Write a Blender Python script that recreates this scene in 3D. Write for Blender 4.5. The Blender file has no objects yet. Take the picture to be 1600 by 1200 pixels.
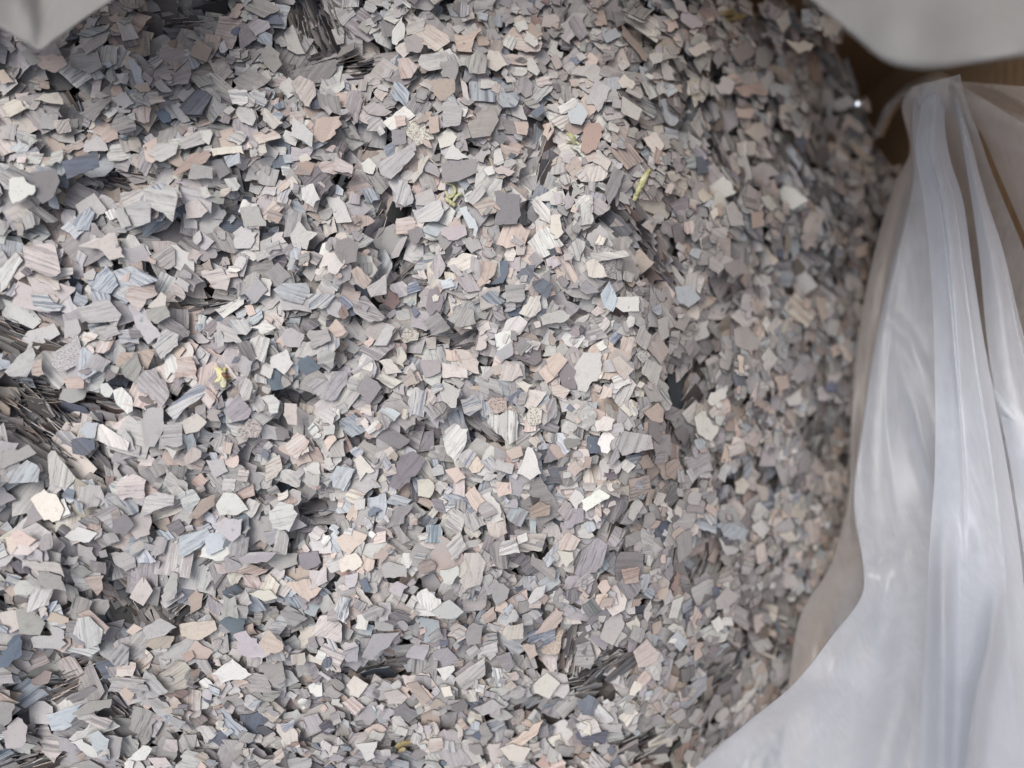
import bpy, math, random
import numpy as np
from mathutils import Vector
from mathutils.bvhtree import BVHTree

R = math.radians
random.seed(7)
rng = np.random.default_rng(11)
SC = bpy.context.scene
COL = SC.collection

# ------------------------------------------------------------------ camera
CAMZ = 0.20                       # metres above the middle of the heap
LENS, SENSOR = 26.0, 36.0
K = SENSOR / LENS / 1600.0        # one photograph pixel per metre of distance
cam_d = bpy.data.cameras.new('camera')
cam = bpy.data.objects.new('camera', cam_d)
COL.objects.link(cam)
cam.location = (0, 0, CAMZ)
cam_d.lens, cam_d.sensor_width = LENS, SENSOR
cam_d.clip_start, cam_d.clip_end = 0.005, 50
cam_d.dof.use_dof = True
cam_d.dof.focus_distance = 0.193
cam_d.dof.aperture_fstop = 4.9
SC.camera = cam

# ------------------------------------------------------------------ light: overcast daylight, brightest from the upper left
SUN_EL, SUN_AZ = R(56), R(312)    # azimuth measured from +y towards +x
world = bpy.data.worlds.new('World')
SC.world = world
world.use_nodes = True
wn = world.node_tree
bg = wn.nodes['Background']
sky = wn.nodes.new('ShaderNodeTexSky')
sky.sky_type = 'NISHITA'
sky.sun_disc = False
sky.sun_elevation = SUN_EL
sky.sun_rotation = SUN_AZ
sky.dust_density = 4.0
sky.ozone_density = 0.6
hs = wn.nodes.new('ShaderNodeHueSaturation')
hs.inputs['Saturation'].default_value = 0.42     # cloud cover takes most of the blue out
wn.links.new(sky.outputs['Color'], hs.inputs['Color'])
wn.links.new(hs.outputs['Color'], bg.inputs['Color'])
bg.inputs['Strength'].default_value = 0.15
sun_d = bpy.data.lights.new('sun', 'SUN')
sun_d.energy = 0.90
sun_d.angle = R(38)
sun_d.color = (1.0, 0.975, 0.94)
sun = bpy.data.objects.new('sun', sun_d)
COL.objects.link(sun)
sd = Vector((math.sin(SUN_AZ) * math.cos(SUN_EL), math.cos(SUN_AZ) * math.cos(SUN_EL), math.sin(SUN_EL)))
sun.rotation_euler = sd.to_track_quat('Z', 'Y').to_euler()
sun.location = sd * 3
SC.view_settings.view_transform = 'Standard'
SC.view_settings.look = 'None'
SC.view_settings.gamma = 1.0
SC.view_settings.exposure = 0.42
SC.cycles.use_denoising = True
SC.cycles.max_bounces = 10
SC.cycles.transparent_max_bounces = 24


def tag(o, label=None, cat=None, group=None, kind=None):
    if label: o['label'] = label
    if cat: o['category'] = cat
    if group: o['group'] = group
    if kind: o['kind'] = kind
    return o


def link(name, me, mat, parent=None):
    o = bpy.data.objects.new(name, me)
    COL.objects.link(o)
    if mat is not None: me.materials.append(mat)
    if parent is not None: o.parent = parent
    return o


def at(px, py, z):
    """the point at height z that shows at photograph pixel px, py"""
    d = CAMZ - z
    return Vector(((px - 800) * K * d, -(py - 600) * K * d, z))


# ------------------------------------------------------------------ materials
def nodes(name):
    m = bpy.data.materials.new(name)
    m.use_nodes = True
    nt = m.node_tree
    return m, nt, nt.nodes['Principled BSDF']


def N(nt, typ, **kw):
    n = nt.nodes.new(typ)
    for k, v in kw.items(): setattr(n, k, v)
    return n


def flake_material():
    m, nt, b = nodes('layered_paint_flake')
    L = nt.links.new
    at_ = N(nt, 'ShaderNodeAttribute', attribute_name='fl')      # u along the layers, v across them (mm), seed
    ca = N(nt, 'ShaderNodeAttribute', attribute_name='ca')       # ground colour, stripe strength
    cb = N(nt, 'ShaderNodeAttribute', attribute_name='cb')       # stripe colour, speckle
    fs = N(nt, 'ShaderNodeAttribute', attribute_name='fs')       # 0 face, 1 broken edge, 2 back
    sp = N(nt, 'ShaderNodeSeparateXYZ'); L(at_.outputs['Vector'], sp.inputs[0])

    def mth(op, a, b_=None, c=None, clamp=False):
        n = N(nt, 'ShaderNodeMath', operation=op, use_clamp=clamp)
        for i, v in enumerate((a, b_, c)):
            if v is None: continue
            if isinstance(v, (int, float)): n.inputs[i].default_value = v
            else: L(v, n.inputs[i])
        return n.outputs[0]

    def noise(vec, scale, detail=2.0, rough=0.5):
        n = N(nt, 'ShaderNodeTexNoise')
        n.inputs['Scale'].default_value = scale
        n.inputs['Detail'].default_value = detail
        n.inputs['Roughness'].default_value = rough
        L(vec, n.inputs['Vector'])
        return n.outputs['Fac']

    def comb(x, y, z):
        n = N(nt, 'ShaderNodeCombineXYZ')
        for i, v in enumerate((x, y, z)):
            if isinstance(v, (int, float)): n.inputs[i].default_value = v
            else: L(v, n.inputs[i])
        return n.outputs[0]

    def ramp(fac, lo, hi):
        n = N(nt, 'ShaderNodeMapRange', interpolation_type='SMOOTHSTEP')
        L(fac, n.inputs[0]); n.inputs[1].default_value = lo; n.inputs[2].default_value = hi
        return n.outputs[0]

    u, v, s = sp.outputs[0], sp.outputs[1], sp.outputs[2]
    wob = noise(comb(mth('MULTIPLY', u, 0.35), mth('MULTIPLY', v, 0.35), s), 1.0, 2)
    vw = mth('ADD', v, mth('MULTIPLY', mth('SUBTRACT', wob, 0.5), 0.3))
    broad = ramp(noise(comb(mth('MULTIPLY', u, 0.02), vw, s), 0.42, 2, 0.6), 0.44, 0.60)
    s2 = mth('ADD', s, 31.7)
    fine = ramp(noise(comb(mth('MULTIPLY', u, 0.035), vw, s2), 1.15, 3, 0.65), 0.51, 0.61)
    s3 = mth('ADD', s, 77.1)
    hair = ramp(noise(comb(mth('MULTIPLY', u, 0.09), mth('MULTIPLY', vw, 1.0), s3), 2.1, 2, 0.6), 0.57, 0.635)
    st = mth('MULTIPLY', mth('ADD', mth('MULTIPLY', broad, 0.34), mth('ADD', mth('MULTIPLY', fine, 0.62), mth('MULTIPLY', hair, 0.75))), ca.outputs['Alpha'], clamp=True)
    mix = N(nt, 'ShaderNodeMix', data_type='RGBA'); L(st, mix.inputs[0]); L(ca.outputs['Color'], mix.inputs[6]); L(cb.outputs['Color'], mix.inputs[7])
    # speckled flakes: many dark pits; every flake carries a few
    raw = comb(u, v, s)
    spk = ramp(noise(raw, 2.6, 3, 0.7), 0.49, 0.60)
    spk = mth('MULTIPLY', spk, cb.outputs['Alpha'])
    vor = N(nt, 'ShaderNodeTexVoronoi'); L(raw, vor.inputs['Vector']); vor.inputs['Scale'].default_value = 1.1
    pit = mth('MULTIPLY', ramp(vor.outputs['Distance'], 0.16, 0.08), 0.55)
    dirt = mth('MULTIPLY', ramp(noise(raw, 0.45, 4, 0.65), 0.52, 0.78), 0.35)
    dk = mth('MAXIMUM', mth('MAXIMUM', spk, pit), dirt)
    mix2 = N(nt, 'ShaderNodeMix', data_type='RGBA'); L(dk, mix2.inputs[0]); L(mix.outputs[2], mix2.inputs[6])
    mul = N(nt, 'ShaderNodeMix', data_type='RGBA', blend_type='MULTIPLY'); mul.inputs[0].default_value = 1
    L(mix.outputs[2], mul.inputs[6]); mul.inputs[7].default_value = (0.40, 0.37, 0.36, 1)
    L(mul.outputs[2], mix2.inputs[7])
    # grain
    g = noise(raw, 9.0, 2)
    gr = N(nt, 'ShaderNodeMix', data_type='RGBA', blend_type='MULTIPLY'); gr.inputs[0].default_value = 1
    gm = N(nt, 'ShaderNodeMapRange'); L(g, gm.inputs[0]); gm.inputs[1].default_value = 0.3; gm.inputs[2].default_value = 0.7
    gm.inputs[3].default_value = 0.82; gm.inputs[4].default_value = 1.08
    L(mix2.outputs[2], gr.inputs[6]); L(gm.outputs[0], gr.inputs[7])
    # backs are the dark undercoat; broken edges share its dark to paint gap shadows
    bk = N(nt, 'ShaderNodeMix', data_type='RGBA'); L(mth('GREATER_THAN', fs.outputs['Fac'], 0.5), bk.inputs[0])
    L(gr.outputs[2], bk.inputs[6])
    mb = N(nt, 'ShaderNodeMix', data_type='RGBA', blend_type='MULTIPLY'); mb.inputs[0].default_value = 1
    L(ca.outputs['Color'], mb.inputs[6]); mb.inputs[7].default_value = (0.29, 0.28, 0.28, 1)
    L(mb.outputs[2], bk.inputs[7])
    L(bk.outputs[2], b.inputs['Base Color'])
    b.inputs['Roughness'].default_value = 0.62
    b.inputs['Specular IOR Level'].default_value = 0.32
    bmp = N(nt, 'ShaderNodeBump'); bmp.inputs['Strength'].default_value = 0.35; bmp.inputs['Distance'].default_value = 0.00012
    hgt = mth('ADD', mth('MULTIPLY', st, -0.8), mth('ADD', mth('MULTIPLY', noise(raw, 0.5, 2), 3.0), mth('MULTIPLY', dk, -1.0)))
    L(hgt, bmp.inputs['Height']); L(bmp.outputs[0], b.inputs['Normal'])
    return m


def film_material(name, clear, tint, rough=0.32, milk=0.5):
    """milky polythene film: scatters forwards and backwards, lets part of the light straight through"""
    m = bpy.data.materials.new(name)
    m.use_nodes = True
    nt = m.node_tree
    nt.nodes.clear()
    L = nt.links.new
    out = N(nt, 'ShaderNodeOutputMaterial')
    tc = N(nt, 'ShaderNodeTexCoord')
    n1 = N(nt, 'ShaderNodeTexNoise'); L(tc.outputs['Object'], n1.inputs['Vector'])
    n1.inputs['Scale'].default_value = 55; n1.inputs['Detail'].default_value = 5; n1.inputs['Distortion'].default_value = 1.2
    mp = N(nt, 'ShaderNodeMapping'); L(tc.outputs['Object'], mp.inputs[0]); mp.inputs['Scale'].default_value = (900, 90, 300)
    n2 = N(nt, 'ShaderNodeTexNoise'); L(mp.outputs[0], n2.inputs['Vector']); n2.inputs['Scale'].default_value = 1; n2.inputs['Detail'].default_value = 3
    bmp = N(nt, 'ShaderNodeBump'); bmp.inputs['Strength'].default_value = 0.35; bmp.inputs['Distance'].default_value = 0.0012
    ad = N(nt, 'ShaderNodeMath', operation='MULTIPLY_ADD'); L(n2.outputs['Fac'], ad.inputs[0]); ad.inputs[1].default_value = 0.22; L(n1.outputs['Fac'], ad.inputs[2])
    L(ad.outputs[0], bmp.inputs['Height'])
    d = N(nt, 'ShaderNodeBsdfDiffuse'); d.inputs[0].default_value = (*tint, 1); L(bmp.outputs[0], d.inputs['Normal'])
    t = N(nt, 'ShaderNodeBsdfTranslucent'); t.inputs[0].default_value = (*tint, 1); L(bmp.outputs[0], t.inputs['Normal'])
    mx = N(nt, 'ShaderNodeMixShader'); mx.inputs[0].default_value = milk; L(d.outputs[0], mx.inputs[1]); L(t.outputs[0], mx.inputs[2])
    tr = N(nt, 'ShaderNodeBsdfTransparent')
    mxs = N(nt, 'ShaderNodeMath', operation='MULTIPLY_ADD'); L(n2.outputs['Fac'], mxs.inputs[0]); mxs.inputs[1].default_value = 0.5
    hf = N(nt, 'ShaderNodeMath', operation='MULTIPLY'); L(n1.outputs['Fac'], hf.inputs[0]); hf.inputs[1].default_value = 0.5; L(hf.outputs[0], mxs.inputs[2])
    mr = N(nt, 'ShaderNodeMapRange'); L(mxs.outputs[0], mr.inputs[0]); mr.inputs[1].default_value = 0.3; mr.inputs[2].default_value = 0.7
    mr.inputs[3].default_value = clear + 0.10; mr.inputs[4].default_value = clear - 0.10
    lw = N(nt, 'ShaderNodeLayerWeight'); lw.inputs[0].default_value = 0.5          # a slanting film is thicker to look through
    th = N(nt, 'ShaderNodeMath', operation='SUBTRACT'); th.inputs[0].default_value = 1.0; L(lw.outputs['Facing'], th.inputs[1])
    tm = N(nt, 'ShaderNodeMath', operation='MULTIPLY'); L(th.outputs[0], tm.inputs[0]); L(mr.outputs[0], tm.inputs[1])
    mx2 = N(nt, 'ShaderNodeMixShader'); L(tm.outputs[0], mx2.inputs[0]); L(mx.outputs[0], mx2.inputs[1]); L(tr.outputs[0], mx2.inputs[2])
    gl = N(nt, 'ShaderNodeBsdfGlossy'); gl.inputs['Roughness'].default_value = rough; L(bmp.outputs[0], gl.inputs['Normal'])
    fr = N(nt, 'ShaderNodeFresnel'); fr.inputs['IOR'].default_value = 1.5; L(bmp.outputs[0], fr.inputs['Normal'])
    mx3 = N(nt, 'ShaderNodeMixShader'); L(fr.outputs[0], mx3.inputs[0]); L(mx2.outputs[0], mx3.inputs[1]); L(gl.outputs[0], mx3.inputs[2])
    L(mx3.outputs[0], out.inputs['Surface'])
    return m


def cardboard_material():
    m, nt, b = nodes('brown_cardboard')
    L = nt.links.new
    tc = N(nt, 'ShaderNodeTexCoord')
    n1 = N(nt, 'ShaderNodeTexNoise'); L(tc.outputs['Object'], n1.inputs['Vector']); n1.inputs['Scale'].default_value = 400; n1.inputs['Detail'].default_value = 6
    w = N(nt, 'ShaderNodeTexWave', wave_type='BANDS', bands_direction='Z'); L(tc.outputs['Object'], w.inputs['Vector']); w.inputs['Scale'].default_value = 60; w.inputs['Distortion'].default_value = 0.4
    mx = N(nt, 'ShaderNodeMix', data_type='RGBA'); L(n1.outputs['Fac'], mx.inputs[0])
    mx.inputs[6].default_value = (0.31, 0.20, 0.115, 1); mx.inputs[7].default_value = (0.47, 0.325, 0.20, 1)
    L(mx.outputs[2], b.inputs['Base Color'])
    b.inputs['Roughness'].default_value = 0.85
    bp = N(nt, 'ShaderNodeBump'); bp.inputs['Strength'].default_value = 0.3; bp.inputs['Distance'].default_value = 0.0006
    L(w.outputs['Fac'], bp.inputs['Height']); L(bp.outputs[0], b.inputs['Normal'])
    return m


def scrap_material(name, c1, c2, rough=0.4):
    m, nt, b = nodes(name)
    L = nt.links.new
    tc = N(nt, 'ShaderNodeTexCoord')
    n1 = N(nt, 'ShaderNodeTexNoise'); L(tc.outputs['Object'], n1.inputs['Vector']); n1.inputs['Scale'].default_value = 420; n1.inputs['Detail'].default_value = 3
    r = N(nt, 'ShaderNodeMapRange'); L(n1.outputs['Fac'], r.inputs[0]); r.inputs[1].default_value = 0.38; r.inputs[2].default_value = 0.62
    mx = N(nt, 'ShaderNodeMix', data_type='RGBA'); L(r.outputs[0], mx.inputs[0])
    mx.inputs[6].default_value = (*c1, 1); mx.inputs[7].default_value = (*c2, 1)
    L(mx.outputs[2], b.inputs['Base Color'])
    b.inputs['Roughness'].default_value = rough
    b.inputs['Transmission Weight'].default_value = 0.15
    return m


M_FLAKE = flake_material()
M_CARD = cardboard_material()
M_FILM = film_material('milky_polythene', 0.64, (0.70, 0.715, 0.75), 0.36, 0.55)
M_FOLD = film_material('skylit_doubled_polythene', 0.54, (0.77, 0.825, 0.915), 0.36, 0.42)  # doubled film; its pale blue tint also paints in the sky light
M_VEIL = film_material('thin_polythene', 0.62, (0.74, 0.72, 0.70))
M_FLAP = film_material('shaded_folded_polythene', 0.06, (0.33, 0.322, 0.315), 0.6)  # tint darkened to paint the weaker light on the flaps

# ------------------------------------------------------------------ cardboard box
def box_mesh(x0, x1, y0, y1, z0, z1):
    v = [(x, y, z) for z in (z0, z1) for y in (y0, y1) for x in (x0, x1)]
    f = [(0, 2, 3, 1), (4, 5, 7, 6), (0, 1, 5, 4), (2, 6, 7, 3), (0, 4, 6, 2), (1, 3, 7, 5)]
    me = bpy.data.meshes.new('panel')
    me.from_pydata(v, [], f)
    return me


BX0, BX1, BY0, BY1, BZ0, BZ1 = -0.235, 0.185, -0.185, 0.150, -0.20, 0.135
box = bpy.data.objects.new('cardboard_box', None)
COL.objects.link(box)
tag(box, 'plain brown cardboard box around the plastic bag of flakes', 'box')
T = 0.005
link('box_wall', box_mesh(BX1, BX1 + T, BY0, BY1, BZ0, BZ1), M_CARD, box)
link('box_wall', box_mesh(BX0 - T, BX0, BY0, BY1, BZ0, BZ1 - 0.125), M_CARD, box)
link('box_wall', box_mesh(BX0 - T, BX1 + T, BY1, BY1 + T, BZ0, BZ1 - 0.05), M_CARD, box)
link('box_wall', box_mesh(BX0 - T, BX1 + T, BY0 - T, BY0, BZ0, BZ1 - 0.125), M_CARD, box)
link('box_floor', box_mesh(BX0 - T, BX1 + T, BY0 - T, BY1 + T, BZ0 - T, BZ0), M_CARD, box)

# ------------------------------------------------------------------ the heap's form, in photograph pixels
_s = np.array([[rng.uniform(0.006, 0.020) * math.cos(a), rng.uniform(0.006, 0.020) * math.sin(a), rng.uniform(0, 6.28)]
               for a in rng.uniform(0, 6.28, 14)])
# crevices where the flakes stand on edge: x, y, half length across the cards, half width along the edges, angle of the edges, depth mm
CREV = [
    (110, 622, 26, 120, -8, 7), (75, 680, 34, 95, -38, 6), (45, 515, 42, 75, -14, 6), (150, 700, 18, 90, -30, 4),
    (105, 1062, 44, 80, 24, 8), (215, 930, 52, 60, 118, 8), (290, 900, 44, 52, 42, 7), (525, 98, 26, 85, 6, 7),
    (285, 38, 28, 70, 4, 5), (500, 32, 48, 34, 108, 5), (180, 285, 16, 72, -12, 5), (118, 150, 18, 22, 122, 7),
    (617, 412, 22, 36, 52, 6), (692, 535, 26, 50, 20, 12), (664, 678, 16, 38, -14, 10), (752, 676, 20, 42, -32, 11),
    (700, 718, 18, 34, 38, 9), (843, 268, 20, 72, 82, 7), (1005, 385, 26, 75, -48, 7), (1120, 240, 36, 78, -62, 9),
    (1255, 300, 30, 62, -58, 8), (1305, 122, 28, 40, -55, 8), (1352, 218, 30, 36, -50, 7), (1288, 200, 16, 58, 86, 8),
    (1068, 625, 18, 70, 80, 9), (1210, 978, 32, 40, -25, 9), (885, 1015, 28, 38, 80, 7), (950, 1042, 22, 55, 24, 8),
    (595, 1042, 16, 50, 14, 8), (945, 868, 14, 48, 76, 8), (1010, 1165, 34, 40, 28, 8), (60, 1178, 32, 80, 16, 7),
    (490, 800, 14, 28, 4, 6), (22, 800, 22, 36, 66, 6), (600, 345, 14, 30, 60, 5), (1180, 420, 24, 50, -60, 7),
    (1120, 500, 20, 44, 60, 7), (1095, 880, 20, 40, 70, 7), (1180, 770, 20, 44, 76, 7), (1275, 560, 26, 40, -70, 7),
    (1290, 690, 26, 50, 84, 7), (1270, 430, 26, 40, -40, 8), (1140, 1050, 24, 44, 50, 7), (215, 1125, 26, 50, -40, 6),
    (880, 1090, 16, 50, 10, 5), (470, 640, 12, 30, 30, 4), (330, 470, 12, 40, 12, 4), (250, 370, 14, 40, 10, 4), (560, 250, 14, 40, 60, 5),
]
EDGE = [(980, -60), (1060, -10), (1150, 24), (1225, 40), (1285, 72), (1322, 112), (1346, 170), (1364, 230), (1384, 290), (1440, 360), (1540, 460), (1660, 540)]
STEP = ([300, 370, 470, 560, 680, 830, 900, 1000], [985, 1000, 1035, 1058, 1066, 1000, 955, 900])


def side_of_edge(px, py):
    """distance in pixels beyond the heap's upper right rim (0 on the heap)"""
    best = np.full(px.shape, 1e9); sgn = np.zeros(px.shape)
    for (ax, ay), (bx, by) in zip(EDGE[:-1], EDGE[1:]):
        dx, dy = bx - ax, by - ay
        t = np.clip(((px - ax) * dx + (py - ay) * dy) / (dx * dx + dy * dy), 0, 1)
        d = np.hypot(px - ax - t * dx, py - ay - t * dy)
        s = (px - ax) * dy - (py - ay) * dx        # > 0: above or right of the rim
        m = d < best
        best = np.where(m, d, best); sgn = np.where(m, s, sgn)
    return np.where(sgn > 0, best, 0.0)


def heap_z(px, py, pits=True):
    u, v = (px - 800) / 800, (py - 600) / 600
    z = 0.013 * np.maximum(-u, 0) ** 1.3
    z = z - 0.071 * (np.maximum(px - 960, 0) / 400) ** 1.3
    z = z - 0.016 * (np.maximum(v - 0.42, 0) / 0.58) ** 1.2
    z = z - 0.030 * (np.maximum(px - 640, 0) / 700) * (np.maximum(380 - py, 0) / 380)
    z = z - 0.008 * np.maximum(-v - 0.55, 0) / 0.45
    xs = np.interp(py, *STEP)
    fade = np.clip((py - 300) / 120, 0, 1) * np.clip((1000 - py) / 150, 0, 1)
    z = z - 0.0055 * fade / (1 + np.exp(-np.clip((px - xs) / 20, -30, 30)))
    for a, b, c in _s:
        z = z + 0.00026 * np.sin(a * px + b * py + c)
    if pits:
        for (cx, cy, hl, hw, ang, dep) in CREV:
            a = R(ang); ex, ey = math.cos(a), -math.sin(a)
            e = ((px - cx) * ex + (py - cy) * ey) / hw
            s = ((px - cx) * -ey + (py - cy) * ex) / hl
            z = z - dep * 0.00055 * np.clip(1.5 - np.sqrt(e * e + s * s), 0, 0.7) / 0.7
    return z


RES = 0.0004
X0, X1, Y0, Y1 = -0.185, 0.180, -0.150, 0.145
gx = np.arange(X0, X1, RES); gy = np.arange(Y0, Y1, RES)
GX, GY = np.meshgrid(gx, gy)


def solve_grid(pits):
    z = np.zeros(GX.shape)
    for _ in range(7):
        d = CAMZ - z
        px = 800 + GX / (K * d); py = 600 - GY / (K * d)
        z = 0.4 * z + 0.6 * np.maximum(heap_z(px, py, pits), -0.15)
    return z - np.minimum(OUT * 5.0 + 0.006 * (OUT > 0.001), 0.10), px, py


EDGE = [tuple(at(x, y, float(heap_z(np.array([x * 1.0]), np.array([y * 1.0]), False)[0]) + 0.004))[:2] for x, y in EDGE]
EDGE = [(x, -y) for x, y in EDGE]
OUT = side_of_edge(GX, -GY)           # metres beyond the rim
H0, PX, PY = solve_grid(True)
HS, _, _ = solve_grid(False)
SLY, SLX = np.gradient(HS, RES, RES)
SLX = np.clip(SLX, -1.3, 1.3); SLY = np.clip(SLY, -1.3, 1.3)
H = H0.copy()


def ix(x): return int((x - X0) / RES)
def iy(y): return int((y - Y0) / RES)
def pix(x, y, z): return 800 + x / (K * (CAMZ - z)), 600 - y / (K * (CAMZ - z))


# ------------------------------------------------------------------ flakes
PAL = {  # ground colours (albedo) and the word used for each
    'w': ((0.65, 0.64, 0.605), 'off-white'), 'c': ((0.65, 0.615, 0.545), 'cream'), 'g': ((0.52, 0.503, 0.485), 'light grey'),
    'm': ((0.375, 0.357, 0.345), 'mid grey'), 'v': ((0.265, 0.245, 0.25), 'dark mauve-grey'), 'd': ((0.125, 0.12, 0.13), 'charcoal'),
    's': ((0.165, 0.19, 0.235), 'slate-blue'), 'b': ((0.475, 0.50, 0.525), 'pale blue-grey'), 'l': ((0.44, 0.415, 0.424), 'lavender-grey'),
    'p': ((0.57, 0.475, 0.42), 'peach'), 'k': ((0.585, 0.53, 0.495), 'pale pink'), 't': ((0.44, 0.37, 0.32), 'tan'), 'r': ((0.38, 0.28, 0.245), 'rust-pink'),
}
STRIPE = {'w': 'mvsl', 'c': 'tmrm', 'g': 'mvsv', 'm': 'vdgd', 'v': 'dmdl', 'd': 'vms', 's': 'dbd', 'b': 'svs', 'l': 'vmvg', 'p': 'rtvr', 'k': 'rmrv', 't': 'rmvv', 'r': 'tdv'}
WEIGHT = {'w': 9, 'c': 3.5, 'g': 24, 'm': 19, 'v': 8.5, 'd': 1.8, 's': 2.4, 'b': 7, 'l': 17, 'p': 7, 'k': 14, 't': 3, 'r': 1.2}
KEYS = list(WEIGHT); WP = np.array([WEIGHT[k] for k in KEYS]); WP = WP / WP.sum()
FL = []          # every flake: dict(top, bot, uv, code, pat, ...)


def colours(code, pat):
    j = rng.normal(0, 0.035); h = rng.normal(0, 0.006, 3)
    ca = np.clip(np.array(PAL[code][0]) * (1 + j) + h, 0.04, 0.86)
    o = STRIPE[code][rng.integers(len(STRIPE[code]))]
    cb = np.clip(np.array(PAL[o][0]) * (1 + rng.normal(0, 0.05)) , 0.05, 0.86)
    k = {'s': rng.uniform(0.80, 1.0), 'f': rng.uniform(0.35, 0.6), 'n': rng.uniform(0.0, 0.12), 'x': 0.2}[pat]
    return (*ca, k), (*cb, 1.0 if pat == 'x' else 0.0)


def rough_polygon(p, step, ragged=None):
    """subdivide a polygon's edges and break them unevenly: some edges cleave straight, some tear"""
    p = np.asarray(p, float); out = []
    n = len(p)
    for i in range(n):
        a, b = p[i], p[(i + 1) % n]
        d = b - a; ln = math.hypot(*d)
        out.append(a)
        k = int(ln / step)
        if k < 2: continue
        nr = np.array([d[1], -d[0]]) / max(ln, 1e-9)
        amp = (0.00005, 0.00015, 0.00030)[rng.integers(3)] if ragged is None else ragged
        w = 0
        for q in range(1, k):
            w = 0.45 * w + rng.normal(0, amp)
            t = (q + rng.uniform(-0.25, 0.25)) / k
            out.append(a + d * t + nr * w)
    return np.array(out)


def random_polygon(size):
    asp = rng.choice([1.0, 1.25, 1.5, 1.9, 2.4], p=[.28, .30, .22, .15, .05]) * rng.uniform(0.9, 1.1)
    hx, hy = 0.5 * size * math.sqrt(asp), 0.5 * size / math.sqrt(asp)
    sk = rng.normal(0, 0.25)
    p = [np.array([x + sk * y, y]) for x, y in ((-hx, -hy), (hx, -hy), (hx, hy), (-hx, hy))]
    for _ in range(rng.integers(1, 4)):          # snap corners off
        a = rng.uniform(0, 6.283); nrm = np.array([math.cos(a), math.sin(a)])
        off = rng.uniform(0.50, 0.92) * max(np.dot(q, nrm) for q in p)
        q = []
        for i in range(len(p)):
            A, B = p[i], p[(i + 1) % len(p)]
            da, db = np.dot(A, nrm) - off, np.dot(B, nrm) - off
            if da <= 0: q.append(A)
            if da * db < 0: q.append(A + (B - A) * da / (da - db))
        if len(q) >= 3: p = q
    if rng.random() < 0.35 and len(p) >= 4:      # a bite out of one side
        i = rng.integers(len(p)); A, B = p[i], p[(i + 1) % len(p)]
        t = rng.uniform(0.3, 0.7); m = A + (B - A) * t
        p.insert(i + 1, m - m * rng.uniform(0.25, 0.5))
    return np.array(p)


LIB = [random_polygon(1.0) for _ in range(420)]


def inside(poly, x, y):
    r = np.zeros(x.shape, bool)
    n = len(poly)
    for i in range(n):
        ax, ay = poly[i]; bx, by = poly[(i + 1) % n]
        if ay == by: continue
        r ^= ((ay > y) != (by > y)) & (x < (bx - ax) * (y - ay) / (by - ay) + ax)
    return r


def rest(poly, tilt=0.0, gmax=0.4, pct=0.95, write=True, th=0.0003):
    """the plane z = z0 + a x + b y on which a flake of this outline comes to rest on the heap, and the heap after it"""
    lo, hi = poly.min(0), poly.max(0)
    i0, i1 = max(ix(lo[0]), 0), min(ix(hi[0]) + 2, len(gx)); j0, j1 = max(iy(lo[1]), 0), min(iy(hi[1]) + 2, len(gy))
    if i1 - i0 < 3 or j1 - j0 < 3: return None
    X, Y = GX[j0:j1, i0:i1], GY[j0:j1, i0:i1]
    m = inside(poly, X, Y)
    if m.sum() < 8: return None
    h = H[j0:j1, i0:i1][m]; x = X[m]; y = Y[m]
    mx, my, mh = x.mean(), y.mean(), h.mean()
    dx, dy, dh = x - mx, y - my, h - mh
    sxx, syy, sxy = (dx * dx).sum(), (dy * dy).sum(), (dx * dy).sum()
    bx, by = (dx * dh).sum(), (dy * dh).sum()
    det = sxx * syy - sxy * sxy
    if det < 1e-20: return None
    a = (bx * syy - by * sxy) / det + rng.normal(0, tilt); b = (by * sxx - bx * sxy) / det + rng.normal(0, tilt)
    ci, cj = min(max(ix(mx), 0), len(gx) - 1), min(max(iy(my), 0), len(gy) - 1)
    ga, gb = SLX[cj, ci], SLY[cj, ci]                       # keep near the heap's own slope
    g = math.hypot(a - ga, b - gb)
    if g > gmax: a, b = ga + (a - ga) * gmax / g, gb + (b - gb) * gmax / g
    d = h - (a * dx + b * dy)
    k = min(int(pct * len(d)), len(d) - 1)
    z0 = np.partition(d, k)[k] - a * mx - b * my
    if write:
        sub = H[j0:j1, i0:i1]
        sub[m] = np.maximum(h, z0 + a * x + b * y + th)
    return z0, a, b


def add_flake(top, uv, code, pat, th, nrm, mark=False, name=None):
    ca, cb = colours(code, pat)
    FL.append(dict(top=top, bot=top - np.asarray(nrm) * th, uv=uv, ca=ca, cb=cb, code=code, pat=pat, seed=rng.uniform(0, 900), mark=mark))


def flat_flake(poly, pl, code, pat, ang, th, step, mark=False):
    z0, a, b = pl
    nrm = np.array([-a, -b, 1.0]); nrm /= np.linalg.norm(nrm)
    q = rough_polygon(poly, step)
    m = q.mean(0)
    ca_ = rng.uniform(0, 3.14159); w = (q[:, 0] - m[0]) * math.cos(ca_) + (q[:, 1] - m[1]) * math.sin(ca_)
    bend = np.clip(rng.normal(0, 10), -24, 24) * (w * w - (w * w).mean())         # few are dead flat
    top = np.column_stack([q, z0 + a * q[:, 0] + b * q[:, 1] + bend]) + nrm * th
    c, s = math.cos(ang), math.sin(ang)
    uv = np.column_stack([(q[:, 0] - m[0]) * c + (q[:, 1] - m[1]) * s, -(q[:, 0] - m[0]) * s + (q[:, 1] - m[1]) * c]) * 1000
    add_flake(top, uv, code, pat, th, nrm, mark)


def pick():
    code = KEYS[rng.choice(len(KEYS), p=WP)]
    pat = 'sfnx'[rng.choice(4, p=[.56, .28, .156, .004])]
    return code, pat


CRD = [(cx, cy, hl, hw, R(ang), dep) for cx, cy, hl, hw, ang, dep in CREV]


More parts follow.
